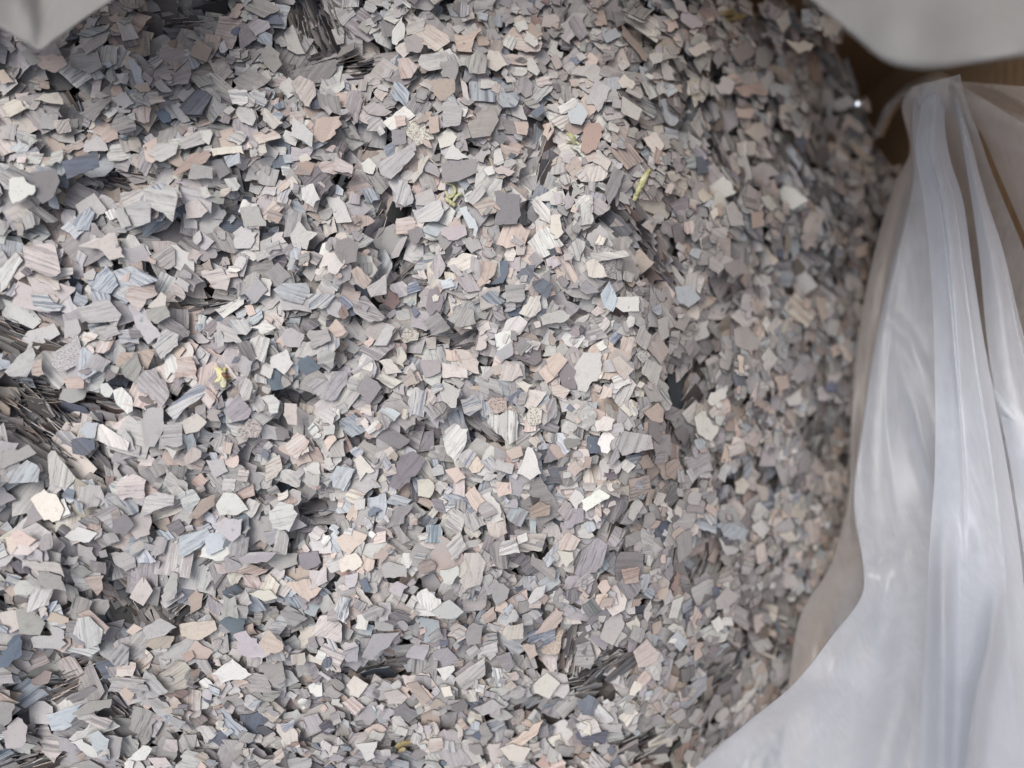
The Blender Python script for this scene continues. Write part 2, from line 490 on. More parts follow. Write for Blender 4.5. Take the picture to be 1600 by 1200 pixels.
def in_crevice(px, py, grow=1.0):
    for cx, cy, hl, hw, a, dep in CRD:
        ex, ey = math.cos(a), -math.sin(a)
        e = ((px - cx) * ex + (py - cy) * ey) / (hw + 16); s = (-(px - cx) * ey + (py - cy) * ex) / (hl + 16)
        if e * e + s * s < grow: return True
    return False


def scatter(n, med, tilt, skip_crevices, gmax=0.30, step=0.0010):
    k = 0
    while k < n:
        x, y = rng.uniform(X0 + 0.004, X1 - 0.004), rng.uniform(Y0 + 0.004, Y1 - 0.004)
        i, j = ix(x), iy(y)
        if OUT[j, i] > 0.0012: continue
        k += 1
        z = H[j, i]
        px, py = pix(x, y, z)
        if not (-130 < px < 1560 and -130 < py < 1330): continue
        if skip_crevices and in_crevice(px, py, skip_crevices): continue
        size = min(max(med * math.exp(rng.normal(0, 0.36)), 0.0016), 0.0095)
        if px < 520: size *= 1.0 + 0.12 * min((520 - px) / 400, 1)
        p = LIB[rng.integers(len(LIB))] * size
        a = rng.uniform(0, 6.283); c, s = math.cos(a), math.sin(a)
        p = np.column_stack([p[:, 0] * c - p[:, 1] * s + x, p[:, 0] * s + p[:, 1] * c + y])
        th = rng.uniform(0.00016, 0.00030)
        t = tilt * (1.5 if px > 1050 else 1.0)
        pl = rest(p, t, gmax if OUT[j, i] < 0.0005 else 1.6, th=th)
        if pl is None: continue
        code, pat = pick()
        ang = a + (0 if rng.random() < 0.75 else rng.uniform(0, 3.14))
        flat_flake(p, pl, code, pat, ang, th, step)


def cards():
    """flakes standing on edge, packed like cards, in the crevices"""
    for cx, cy, hl, hw, a, dep in CRD:
        ex, ey = math.cos(a), math.sin(a)                      # image axes, y up
        zc = float(heap_z(np.array([cx * 1.0]), np.array([cy * 1.0]), False)[0]) + DEPO
        f = K * (CAMZ - zc)
        c0 = at(cx, cy, zc)
        fan = rng.uniform(-0.25, 0.25); lean0 = rng.uniform(R(58), R(78)); flip = -1 if rng.random() < 0.3 else 1
        L, W = hl * f, hw * f
        s = -L
        while s < L:
            nrow = max(1, int(2 * W / 0.0042))
            for q in range(nrow):
                e = -W + (q + rng.uniform(0.1, 0.9)) * 2 * W / nrow
                if (s / L) ** 2 + (e / W) ** 2 > 1.05: continue
                size = min(max(0.0068 * math.exp(rng.normal(0, 0.3)), 0.003), 0.0085)
                ya = rng.normal(0, 0.09) + fan * s / L
                e2 = Vector((ex * math.cos(ya) - ey * math.sin(ya), ex * math.sin(ya) + ey * math.cos(ya), rng.normal(0, 0.12))).normalized()
                rim = math.sqrt(min((s / L) ** 2 + (e / W) ** 2, 1))
                lean = lean0 - 0.55 * rim ** 3 + rng.normal(0, 0.10)
                sdir = Vector((-e2.y, e2.x, 0)).normalized() * flip
                p = (sdir * math.cos(lean) + Vector((0, 0, 1)) * math.sin(lean)).normalized()
                nrm = e2.cross(p).normalized()
                if nrm.z < 0: nrm = -nrm
                poly = rough_polygon(LIB[rng.integers(len(LIB))] * size, 0.0013)
                hgt = poly[:, 1].max()
                pos = c0 + Vector((ex * e - ey * s, ey * e + ex * s, 0))
                zs = HS[min(max(iy(pos.y), 0), len(gy) - 1), min(max(ix(pos.x), 0), len(gx) - 1)] + DEPO
                depth = dep * 0.00036 * (1 - rim * rim) + rng.uniform(0, 0.0026)
                pos.z = zs - depth - hgt * math.sin(lean) * 0.9
                top = np.array([pos + e2 * v[0] + p * v[1] for v in poly])
                th = rng.uniform(0.00014, 0.00024)
                code, pat = pick()
                if rng.random() < 0.5: code = 'mvdtlm'[rng.integers(6)]
                add_flake(top, poly * 1000, code, pat, th, np.array(nrm))
                FL[-1]['inv'] = rng.random() < 0.3           # undercoat side up, pale broken edge
                m = top.mean(0)
                for t in (0.0, 0.3, 0.6, 0.9):
                    pts = m + (top - m) * t
                    I = np.clip(((pts[:, 0] - X0) / RES).astype(int), 0, len(gx) - 1); J = np.clip(((pts[:, 1] - Y0) / RES).astype(int), 0, len(gy) - 1)
                    np.maximum.at(H, (J, I), pts[:, 2])
            s += rng.uniform(0.0004, 0.0009)



def settle(r, below):
    """crumbs fill the hollows between the flakes, outside the crevices"""
    A = H.copy()
    for ax in (0, 1):
        C = np.cumsum(np.pad(A, [(r + 1, r) if k == ax else (0, 0) for k in (0, 1)], mode='edge'), axis=ax)
        A = (np.take(C, np.arange(2 * r + 1, C.shape[ax]), ax) - np.take(C, np.arange(0, C.shape[ax] - 2 * r - 1), ax)) / (2 * r + 1)
    m = (OUT <= 0) & ~CMASK
    H[m] = np.maximum(H, A - below)[m]


CMASK = np.zeros(H.shape, bool)
for cx, cy, hl, hw, a, dep in CRD:
    e = ((PX - cx) * math.cos(a) - (PY - cy) * math.sin(a)) / hw; s = ((PX - cx) * math.sin(a) + (PY - cy) * math.cos(a)) / hl
    CMASK |= e * e + s * s < 1.2
scatter(6000, 0.0058, 0.08, 0, step=0.0022)
settle(11, 0.0001)
scatter(5600, 0.0047, 0.06, 1.0, step=0.0016)
settle(11, 0.0001)
DEPO = float(np.median((H - HS)[(OUT <= 0) & (PX > 0) & (PX < 1300) & (PY > 0) & (PY < 1200)]))
cards()
scatter(5600, 0.0044, 0.06, 1.0)
settle(7, 0.0001)
scatter(5200, 0.0035, 0.06, 1.0)
scatter(2600, 0.0022, 0.08, 1.0)
settle(5, 0.0002)

# ------------------------------------------------------------------ flakes one can recognise in the photograph
# a line: colour, pattern (s striped, f faintly, n plain, x speckled), direction of the layers; then the outline. '@' moves the origin.
MARKS = """
@0 0
ss55|800,480 890,390 950,430 900,515 830,515
ss12|270,720 435,675 445,745 300,800
vn90|150,770 250,755 268,810 240,880 190,910 165,880
wn80|45,800 110,790 160,830 150,870 60,910 45,880
ws-8|640,840 780,845 795,880 770,990 730,950 660,920
pf75|1405,530 1520,520 1500,600 1440,640 1400,620
mn0|1165,230 1195,195 1250,240 1260,290 1225,330 1180,290
tf-40|885,180 950,220 925,280 845,250
gn60|1310,520 1400,600 1395,660 1300,610
kf-50|1180,480 1265,550 1220,580 1175,540
kf70|1300,370 1340,340 1400,370 1410,430 1380,480 1340,450
gn20|1050,500 1070,480 1120,480 1145,530 1130,565 1080,550
wn60|890,590 940,580 950,600 935,650 905,630
wn30|1295,1050 1335,985 1370,1030 1420,1040 1380,1075 1370,1115 1310,1100
vn20|1500,1080 1555,1060 1600,1090 1590,1170 1530,1180 1495,1130
rf35|770,780 850,690 920,670 945,690 880,740 790,785
kn30|350,1100 430,1060 520,1040 530,1090 560,1150 490,1160 440,1110
cn10|155,450 190,425 260,415 285,470 230,465
ws-5|1020,405 1105,405 1110,460 1080,475 1040,465
ms35|355,510 450,440 500,450 420,545
mf10|310,250 440,230 460,300 400,335 320,300
tn10|180,250 280,250 305,290 250,325 190,310
mf-35|840,340 940,340 960,380 890,395
mf-30|1040,360 1120,310 1210,360 1140,410 1080,410
ks70|240,540 310,530 320,590 260,600
pf50|415,580 460,545 520,560 530,620 470,640
ms20|490,560 530,500 600,540 610,580 540,600
gs30|660,690 700,640 800,640 785,690 720,725
gf80|120,600 170,630 130,665 90,620
ps-60|590,720 620,690 650,730 610,755
cn10|935,665 1080,650 1090,690 1000,690 950,700
bs60|1000,700 1070,680 1075,730 1020,750
vn10|940,720 990,710 1030,770 980,805
mf20|860,730 950,745 950,800 840,800
kf-40|835,905 880,890 930,940 900,970 830,975
ls45|1040,1040 1080,1010 1150,1040 1120,1110 1050,1110
ks20|1420,740 1500,715 1580,760 1570,790 1440,770
ws60|1345,840 1400,820 1430,890 1400,925 1350,890
bs60|320,990 400,920 425,950 400,1030 345,1030
mn40|1070,930 1150,920 1190,1010 1090,1010
cn0|1335,700 1370,685 1390,710 1370,725 1340,725
bn30|570,270 600,265 645,370 615,390
@520 0
wn70|265,195 265,140 310,75 325,130 320,170 285,205
pf20|540,155 590,165 660,125 630,180 620,235 555,230
mn0|480,275 555,270 560,320 545,360 490,345
ks-65|285,265 335,260 380,300 350,350 305,355
cn30|695,225 740,230 780,290 730,320 690,300
gs80|590,270 640,230 690,250 680,330 610,330
wn-50|860,265 890,260 925,320 910,340 870,315
wn-30|1290,430 1380,490 1360,540 1285,500
cn10|1270,365 1300,330 1350,375 1335,400 1290,395
rn80|1125,550 1190,550 1210,580 1175,670 1130,690 1105,670
ks-35|1175,670 1245,720 1225,765 1160,725
vn5|485,730 640,710 650,770 560,810 485,815
vn8|720,855 835,870 840,960 820,1000 720,1000 735,930
wn20|465,610 520,575 555,615 535,650 480,665
wn-45|495,710 535,640 605,705 560,715
ls0|490,460 540,445 580,490 565,560 495,570
mf20|600,560 650,500 720,480 740,540 700,610 620,620
cf60|345,790 380,720 430,690 400,770 360,820
ls38|200,730 340,650 370,690 260,800 215,780
pn0|425,525 470,520 475,590 435,600
pf0|275,520 325,520 330,560 285,570
vn0|262,580 325,580 330,640 270,650
wf-10|1145,1130 1300,1115 1320,1145 1170,1170
ws-55|880,900 915,875 970,940 970,1000 920,980
cn80|970,965 1015,960 1030,1040 990,1070 970,1040
kf60|1375,1005 1440,955 1445,990 1420,1045
sn50|885,510 935,460 945,500 910,530
bn40|1050,500 1110,460 1140,510 1110,560 1060,550
pn20|805,545 870,545 865,605 820,600
vf60|1215,860 1255,740 1300,770 1270,860 1225,930
gn10|365,870 440,840 460,890 430,920 370,915
gf30|355,935 480,890 500,940 470,990 380,990
ln20|480,1020 590,1005 600,1050 540,1075 485,1050
mn10|590,1065 650,1060 670,1110 620,1130 595,1100
tn20|440,360 540,350 545,410 500,450 450,420
kn80|560,310 600,390 610,450 585,440
gf40|130,480 180,455 265,500 230,520 160,510
mn20|315,175 370,150 410,190 390,235 330,235
ks-20|10,700 90,740 85,780 0,760
wn10|125,730 160,705 195,740 180,780 140,770
bn70|565,930 600,920 650,1020 640,1060 600,1000
ps75|935,560 980,545 985,590 960,630 935,600
tf40|1290,110 1390,230 1400,280 1370,250 1290,160
bn15|1200,160 1260,125 1290,160 1220,195
@0 400
ks-20|105,-50 245,-55 275,75 225,95 115,50
ws55|0,60 75,-20 105,20 40,130 0,165
kf-10|555,185 590,130 690,130 705,170 650,215 620,250
cn30|660,230 720,160 745,180 740,225 690,235
ws-5|140,170 215,170 235,200 285,220 270,245 160,235
gs12|340,230 490,195 545,260 530,290 400,300
ln10|95,385 130,335 225,310 245,300 275,350 210,385 170,420
ln60|290,290 350,280 365,330 340,360 290,370
lx20|230,440 290,400 350,350 370,430 340,490 270,520 235,490
gf35|20,515 90,440 150,385 160,480 120,540 60,540
ps10|155,470 190,455 200,525 145,530
ls60|370,500 430,435 500,470 460,520
mf50|525,495 615,430 635,500 610,570 560,540
ls-45|625,510 690,500 750,590 755,630 720,680 610,590
gs25|735,690 880,570 940,590 890,640 830,680 780,740
ks-8|790,450 850,450 880,510 885,555 780,540
ln80|630,740 660,680 725,670 730,780 690,850 650,850
ls5|730,750 815,740 815,845 720,845
wf70|505,600 545,585 590,630 595,690 570,705 520,660
wn10|450,570 480,565 510,600 490,630 450,610
wf-60|430,755 460,750 580,830 570,870 480,845 425,820
bn30|355,775 385,740 440,745 425,815 375,810
ss-50|320,820 420,810 425,860 385,890 325,880
mn10|265,640 280,590 410,595 370,640 310,655
gs40|680,400 735,320 800,350 795,400 720,460
ks10|900,70 990,50 1030,100 1015,155 960,145
ln50|1090,165 1145,90 1195,150 1140,210
bs-15|1220,150 1260,120 1370,120 1385,160 1350,220 1260,195
gs40|1375,170 1440,165 1500,175 1460,230 1380,240
ws35|960,240 1070,180 1090,215 1000,280
gs-55|1015,290 1090,275 1130,320 1100,355 1060,350
wf-10|1115,320 1190,285 1235,320 1180,350
pf20|1460,330 1500,280 1545,340 1500,365
ms12|1370,345 1460,320 1480,380 1390,415
ln20|1250,365 1300,320 1360,350 1340,410 1270,400
gn0|1210,450 1280,415 1310,480 1270,530 1215,500
wf0|1165,630 1215,620 1250,650 1240,700 1210,705
gs70|1065,580 1095,540 1130,590 1115,640 1085,650
kn15|810,745 880,700 925,740 890,780 830,795
kn80|1270,655 1325,660 1325,755 1285,750 1265,710
ks35|1275,850 1330,780 1385,825 1330,910 1290,880
ls50|1450,640 1480,530 1550,510 1550,570 1500,640
gs85|215,890 250,870 340,990 300,1040 225,1020
bs60|30,975 120,910 180,950 170,1010 40,1015
mn20|10,880 130,840 165,880 80,920 20,950
cn50|140,1085 200,1040 255,1065 290,1130 270,1180 200,1180
ks5|520,1010 600,970 655,1000 645,1090 530,1075
ws-8|650,1075 700,1050 780,1065 775,1110 690,1135 625,1160
wf20|795,1060 860,1040 895,1085 850,1150 815,1120
tf40|840,1170 900,1085 965,1060 960,1110 880,1170
wn10|965,1110 1000,1055 1055,1060 1110,1130 1060,1155 985,1155
wf10|1200,1140 1250,1095 1310,1110 1330,1150 1290,1230 1215,1215
bs50|1470,985 1530,930 1590,950 1545,1055 1490,1020
wn30|735,850 790,870 770,905
lf40|1000,700 1060,610 1125,690 1110,720 1040,740
mf40|650,240 740,220 760,270 700,305 660,280
ps0|285,545 370,540 375,590 300,590
kx10|1060,780 1110,725 1170,770 1150,810 1080,815
ln-30|920,910 1000,905 1020,960 960,990
kf80|820,900 855,850 900,870 880,910 830,930
ls60|1080,440 1130,470 1100,560 1075,520
@520 400
ps-60|80,65 110,45 175,110 140,150 100,120
vn70|415,230 430,150 465,140 495,200 480,250 430,265
cn60|448,205 458,170 475,180 470,200
ms35|395,290 470,250 525,320 440,355
ms60|510,280 560,220 630,240 640,300 570,320
ss35|890,115 940,100 990,130 960,185 905,155
ms5|770,130 860,125 860,190 775,210
sn50|685,130 750,90 745,20 780,20 785,70 760,120
ps80|655,25 735,30 720,85 680,120 660,80
mn30|1100,150 1130,105 1190,160 1130,170
cs60|830,255 880,180 930,175 930,240 880,275
gn20|925,270 1010,240 1060,260 1030,295 935,310
bf70|1195,170 1235,110 1270,190 1250,250 1215,230
vf40|825,360 885,395 840,450 820,420
ln40|725,440 800,375 805,440 750,480
cx20|300,375 325,315 385,345 380,375 320,390
kf30|405,365 460,360 460,415 425,415
ps-80|500,415 545,420 575,480 505,465
mn20|390,465 480,465 480,520 410,545
kn-30|485,470 600,510 600,545 490,545
cn80|280,480 300,415 320,430 320,500
kn-30|205,470 260,460 310,520 240,530
cs-25|190,545 230,525 310,560 270,590
tf40|315,560 345,500 380,570 330,590
ks70|740,555 755,485 830,480 850,535 800,560
ps45|950,460 1010,430 1050,465 990,540
vn80|1010,530 1050,480 1095,520 1085,595 1020,590
gn60|1075,500 1120,430 1195,430 1200,520 1130,610 1095,600
kf-45|1240,465 1280,445 1345,505 1300,555
cn-30|820,570 850,560 895,575 865,615
px20|690,650 710,630 780,635 780,690 720,705
cx60|860,720 880,670 935,680 930,745 880,755
gs80|335,650 365,585 420,600 405,720 345,715
gs20|570,640 640,620 670,680 610,715 585,700
ws88|690,740 700,700 745,710 785,685 825,705 825,820 785,840
ls70|945,650 990,630 1000,700 960,745
pf60|1190,640 1210,575 1250,590 1245,630
pn30|1385,700 1450,655 1475,690 1470,740 1420,735
kn60|1170,755 1210,715 1260,730 1245,775 1180,785
ws50|500,780 545,745 605,770 590,850 545,920 500,850
vf50|245,1030 305,890 360,870 415,910 370,980 300,1040
cn30|375,1000 430,995 455,1030 430,1080 380,1070
cn-40|95,910 125,885 190,960 150,965 120,1005
bf60|0,970 20,935 100,950 50,1050 0,1030
pf60|500,955 560,940 595,990 550,1015
tn30|770,870 840,850 850,890 800,910
ls-15|705,945 740,905 810,930 800,975
wn70|820,970 870,850 900,880 930,970 880,1000
pf50|730,1005 795,1010 800,1060 740,1075
rf20|880,1120 920,1095 970,1110 965,1155 890,1170
gs60|560,900 610,860 645,885 600,950
wn30|1110,1090 1190,1040 1240,1070 1130,1140
gf70|1260,840 1300,780 1420,800 1430,860 1290,890
pn0|1430,920 1540,905 1560,970 1480,1000
pf60|1045,945 1080,910 1115,950 1080,985
vn0|1030,820 1100,815 1105,840 1045,865
ks10|975,575 1000,565 1060,600 1030,640 980,620
bs15|480,110 530,95 545,140 490,150
gs45|150,140 240,80 240,170 170,185
lf30|180,400 240,300 280,320 240,400
cf80|1130,30 1165,10 1210,50 1225,90 1140,90
@0 780
vn70|500,90 565,65 600,110 560,160 510,150
wn25|290,165 350,120 440,150 400,190 320,185
bf30|800,165 930,130 945,160 900,210 815,260
bn70|915,190 940,150 1010,150 1000,220 930,250
ln20|945,120 1010,80 1085,85 1075,160 1040,190
pn10|50,150 90,135 165,180 130,210 60,195
kf-10|115,265 270,285 290,345 230,320 150,315
ps5|365,345 465,340 460,400 435,430
wn10|60,395 85,360 155,360 175,390 120,430 70,425
gs65|130,440 160,385 240,400 220,470 120,505
mn-10|165,350 190,305 275,340 300,410 190,385
mn30|70,490 140,480 205,550 180,605 90,600
pf-40|345,510 400,490 490,570 470,600 430,590
ws85|325,600 345,530 400,520 460,580 450,640 390,665
gn5|140,620 260,605 300,640 270,665 150,660
sn50|0,700 60,610 95,600 100,680 40,745 0,750
ms50|490,700 545,640 580,660 575,740 520,745
pf15|800,560 860,545 960,540 970,580 900,625 810,610
tf50|650,650 680,610 780,610 760,660 690,670
pn10|565,590 600,555 640,575 600,610
lf20|640,570 720,530 790,570 740,605 660,625
sn10|975,550 1030,510 1095,515 1090,580 1040,600
ln-30|1045,600 1100,585 1210,690 1170,710 1070,690
pf-30|1155,640 1200,580 1265,650 1265,670 1190,695
wn15|945,780 1040,710 1125,780 990,825
vn0|1335,240 1420,230 1435,280 1375,315 1340,290
mn10|1195,285 1240,240 1330,240 1330,290 1250,320
kf40|1395,600 1430,520 1480,510 1530,560 1520,640 1420,610
ws75|1495,490 1520,430 1570,440 1550,555 1510,530
ms-20|1250,500 1290,470 1375,530 1290,580
ls5|1065,260 1130,235 1240,235 1190,280 1080,290
mn30|1130,720 1260,720 1275,800 1220,830
vs40|1370,700 1400,720 1440,790 1410,830
tf50|840,440 880,400 910,420 900,480 850,515
gn75|730,400 770,320 795,330 780,440 725,465
pn50|535,855 570,825 600,860 580,915
tn30|140,820 200,760 235,770 215,820 150,830
mn15|325,960 400,900 500,890 490,930 380,960
mn40|0,900 65,910 40,1000 0,1030
ln60|10,1040 80,970 125,1010 110,1090 30,1110
wn-30|315,1080 370,1065 430,1110 440,1150 390,1140
bn-30|390,1050 440,1030 490,1070 480,1120 430,1130
kf10|660,1150 740,1150 770,1190 690,1195
wn35|565,1160 640,1095 680,1110 650,1160
gf20|485,240 600,230 610,300 560,320
ps15|1055,320 1120,290 1200,310 1150,340
cf70|1160,400 1200,330 1250,380 1230,430
cn10|1110,420 1200,400 1240,440 1180,455
@520 780
kf80|585,240 650,235 685,280 660,380 590,400 565,360 600,320
ws15|740,250 755,185 815,180 835,240
wn20|440,500 520,445 585,500 540,530 470,530
cn20|25,270 80,245 135,280 110,310 40,325
ls30|695,410 720,350 790,400 780,440 730,475
cf80|755,600 780,550 850,550 850,620 780,630
sn50|115,370 145,345 175,400 150,415
vs25|130,510 190,470 235,490 220,520 150,540
gn20|215,300 250,275 330,300 330,345 230,350
ls70|1075,330 1110,230 1180,170 1225,200 1200,300 1110,350
kf60|1005,190 1050,145 1105,180 1080,225 1010,230
cn20|1000,230 1070,235 1075,270 1040,305
pf50|900,600 995,480 1030,500 1000,570 950,590
pn10|845,650 900,645 915,690 880,715
cn30|895,830 955,770 1015,820 965,890 900,860
cn20|60,830 95,785 160,825 115,885 75,870
kf10|230,860 290,845 335,880 310,910 245,910
mn80|595,590 620,550 670,560 660,640 600,650
ln40|130,700 180,600 300,590 260,640 180,715
pf35|770,1090 940,985 910,1050 800,1130
cn20|745,1110 800,1090 885,1110 850,1170 790,1170
gs40|540,800 680,700 680,780 590,850
vf10|725,700 790,680 810,740 780,780
tf-40|330,820 380,810 440,890 400,920
wn10|460,755 540,740 545,760 500,810
mn50|1195,620 1220,530 1280,505 1300,570 1250,650
ps5|1285,310 1355,300 1365,370 1300,380
ms10|1085,650 1150,630 1170,700 1150,760 1080,740
pn60|1180,390 1200,360 1240,390 1210,435
ss75|1090,900 1140,870 1190,900 1160,970 1110,960
gn10|105,1090 200,1080 190,1150 150,1170
kf30|1340,680 1400,620 1460,680 1440,740 1360,750
gn60|870,450 900,400 950,380 940,430 880,470
pf40|660,520 720,475 730,530 680,555
@1040 0
gn20|220,380 260,340 310,370 290,420 240,420
bn-10|460,380 560,390 550,440 470,430
pn-10|310,480 395,490 380,530 320,525
pf5|300,390 420,370 440,420 340,430
kn40|350,590 430,540 450,600 400,630
bn-55|550,500 580,490 610,550 580,560
sn0|135,700 185,700 190,770 140,780
pn70|380,950 430,940 435,1010 385,1020
kn0|315,640 400,630 400,690 330,700
cn-10|530,180 610,180 660,205 590,240
ln40|290,230 370,180 400,240 330,290
ln70|400,230 440,190 485,240 450,310 400,290
wn70|490,90 540,40 555,110 520,150
cn20|90,220 180,190 205,220 130,255
ln20|220,500 310,490 320,560 260,600
gf60|110,560 150,480 180,560 150,620
wn40|420,880 460,870 500,930 470,945
bn50|625,790 680,760 690,800 640,810
ln10|260,920 300,900 340,960 350,1010 290,1010
pn50|840,1110 900,1080 900,1140 850,1150
@1040 400
wn-45|125,720 160,690 235,770 200,830 140,790
wn35|185,650 200,610 275,580 270,630 210,670
vn60|35,780 75,755 110,800 80,850
tn80|660,180 720,190 720,280 690,300
kf30|330,820 380,780 430,800 400,860
gn40|530,640 600,590 600,660 550,670
sn30|700,590 740,555 780,590 740,610
pn80|320,440 345,450 350,530 325,520
bn20|40,140 100,130 155,190 100,230 50,200
gn-20|380,80 470,90 480,130 420,145
mn20|250,40 340,10 360,70 300,100
gn70|710,310 740,265 775,300 760,360 720,350
mn40|300,330 370,320 430,390 380,430 310,400
pn30|480,540 540,530 550,580 500,600
cn60|305,1010 340,985 375,1020 350,1060 310,1060
pf40|0,920 50,900 75,950 40,1000 0,980
@1040 780
gn60|220,450 270,390 330,430 280,490 225,490
wn20|200,545 235,520 260,560 230,600
pf70|185,270 215,220 245,230 215,290
bf30|220,110 290,105 370,140 340,190 260,170
gn40|380,120 420,90 460,130 430,180
kf80|400,210 440,190 450,270 410,290
cn10|500,155 560,140 590,180 540,190
wn40|80,430 30,450 10,530 50,530
kn60|390,520 430,510 440,560 400,600
gn30|380,640 450,610 480,660 420,690
"""


def place_marks():
    ox = oy = 0
    for ln in MARKS.strip().splitlines():
        if ln[0] == '@':
            ox, oy = map(float, ln[1:].split()); continue
        head, pts = ln.split('|')
        code, pat, ang = head[0], head[1], R(float(head[2:]))
        P = np.array([[float(c) for c in q.split(',')] for q in pts.split()]) / 2.857 + (ox, oy)
        c = P.mean(0)
        z = float(heap_z(np.array([c[0]]), np.array([c[1]]), False)[0]) + DEPO
        th = rng.uniform(0.00018, 0.00030)
        for it in range(3):
            q = np.array([tuple(at(x, y, z))[:2] for x, y in P])
            pl = rest(q, 0, 0.22, 0.96, False)
            if pl is None: break
            m = q.mean(0)
            z = pl[0] + pl[1] * m[0] + pl[2] * m[1]
        if pl is None: continue
        j = rng.normal(0, 0.045, 2)
        pl = rest(q, 0.03, 0.22, 0.97, False)
        # follow each corner's ray to the plane the flake lies on
        z0, a, b = pl
        rx, ry = (P[:, 0] - 800) * K, -(P[:, 1] - 600) * K
        t = (CAMZ - z0) / (1 + a * rx + b * ry)
        q = np.column_stack([rx * t, ry * t])
        area = 0.5 * np.sum(q[:, 0] * np.roll(q[:, 1], -1) - q[:, 1] * np.roll(q[:, 0], -1))
        if area < 0: q = q[::-1]
        # the heap's surface now includes it
        lo, hi = q.min(0), q.max(0)
        i0, i1, j0, j1 = ix(lo[0]), ix(hi[0]) + 2, iy(lo[1]), iy(hi[1]) + 2
        i0, j0 = max(i0, 0), max(j0, 0)
        m = inside(q, GX[j0:j1, i0:i1], GY[j0:j1, i0:i1])
        sub = H[j0:j1, i0:i1]
        pz = z0 + a * GX[j0:j1, i0:i1] + b * GY[j0:j1, i0:i1] + th
        sub[m] = np.maximum(sub[m], pz[m])
        flat_flake(q, pl, code, pat, ang, th, 0.0010, True)


place_marks()

# ------------------------------------------------------------------ the plastic bag
def catmull(P, n):
    """P (k, ...) control values -> n+1 values along them"""
    k = len(P); out = []
    for t in np.linspace(0, k - 1, n + 1):
        i = min(int(t), k - 2); f = t - i
        p0, p1, p2, p3 = P[max(i - 1, 0)], P[i], P[i + 1], P[min(i + 2, k - 1)]
        out.append(0.5 * ((2 * p1) + (-p0 + p2) * f + (2 * p0 - 5 * p1 + 4 * p2 - p3) * f * f + (-p0 + 3 * p1 - 3 * p2 + p3) * f ** 3))
    return np.array(out)


_wr = [(rng.uniform(0.004, 0.02), rng.uniform(-0.6, 0.6), rng.uniform(0, 6.28)) for _ in range(7)]


def film(name, rows, mat, parent, ridges=(), nu=64, nv=110, wrinkle=0.0004, folds=None):
    P = np.array(rows, float)
    Q = catmull(P, nv)
    Q = np.array([catmull(r, nu) for r in Q])
    px, py, z = Q[..., 0].copy(), Q[..., 1].copy(), Q[..., 2].copy()
    for pts, w, amp in ridges:
        best = np.full(px.shape, 1e9); along = np.zeros(px.shape); run = 0.0
        for (ax, ay), (bx, by) in zip(pts[:-1], pts[1:]):
            dx, dy = bx - ax, by - ay
            t = np.clip(((px - ax) * dx + (py - ay) * dy) / (dx * dx + dy * dy), 0, 1)
            dd = np.hypot(px - ax - t * dx, py - ay - t * dy)
            along = np.where(dd < best, run + t * math.hypot(dx, dy), along); run += math.hypot(dx, dy)
            best = np.minimum(best, dd)
        tp = np.clip(along / (0.4 * run), 0, 1)
        te = 1.0 if pts[-1][1] > 1180 else np.clip((run - along) / (0.4 * run), 0, 1)
        z += tp * tp * (3 - 2 * tp) * te * te * (3 - 2 * te) * amp * np.exp(-(best / (1.5 * w)) ** 2)
    if folds:                                              # pleats running the length of the sheet, tight where it is gathered
        n, amp, fs_ = folds
        g = np.random.default_rng(fs_)
        U, T = np.meshgrid(np.linspace(0, 1, nu + 1), np.linspace(0, 1, nv + 1))
        for _ in range(n):
            u0, w, m_ = g.uniform(0.08, 0.98), g.uniform(0.02, 0.06), g.uniform(-0.06, 0.06)
            t0, t1 = g.uniform(-0.3, 0.5), g.uniform(0.5, 1.4)
            env = np.clip((T - t0) / 0.2, 0, 1) * np.clip((t1 - T) / 0.25, 0, 1)
            q = (U - u0 - m_ * np.sin(3 * T + u0 * 9)) / w
            z += amp * g.uniform(0.3, 1.0) * g.choice([-1, 1], p=[.3, .7]) * env * np.exp(-np.abs(q) ** 1.4) * np.where(q > 0, 1, np.exp(-q * q))
    for f, s, ph in _wr:                                   # faint pulled creases running along the folds
        z += wrinkle * np.sin((px + s * py) * f * 3 + ph + 1.5 * np.sin(py * 0.006 + ph)) / 2
    d = CAMZ - z
    V = np.stack([(px - 800) * K * d, -(py - 600) * K * d, z], -1).reshape(-1, 3)
    a, b = nv + 1, nu + 1
    F = [(i * b + j, (i + 1) * b + j, (i + 1) * b + j + 1, i * b + j + 1) for i in range(nv) for j in range(nu)]
    me = bpy.data.meshes.new(name)
    me.from_pydata(V.tolist(), [], F)
    me.polygons.foreach_set('use_smooth', [True] * len(F))
    me.update()
    return link(name, me, mat, parent)


bag = bpy.data.objects.new('plastic_bag', None)
COL.objects.link(bag)
tag(bag, 'crumpled milky clear plastic bag draped in long folds beside the heap of flakes', 'plastic bag')


def lerp_rows(lefts, rights, n, bulge=0.0):
    rows = []
    for (lx, ly, lz), (rx, ry, rz) in zip(lefts, rights):
        r = []
        for q in range(n):
            t = q / (n - 1)
            r.append((lx + (rx - lx) * t, ly + (ry - ly) * t, lz + (rz - lz) * t + bulge * math.sin(t * math.pi)))
        rows.append(r)
    return rows


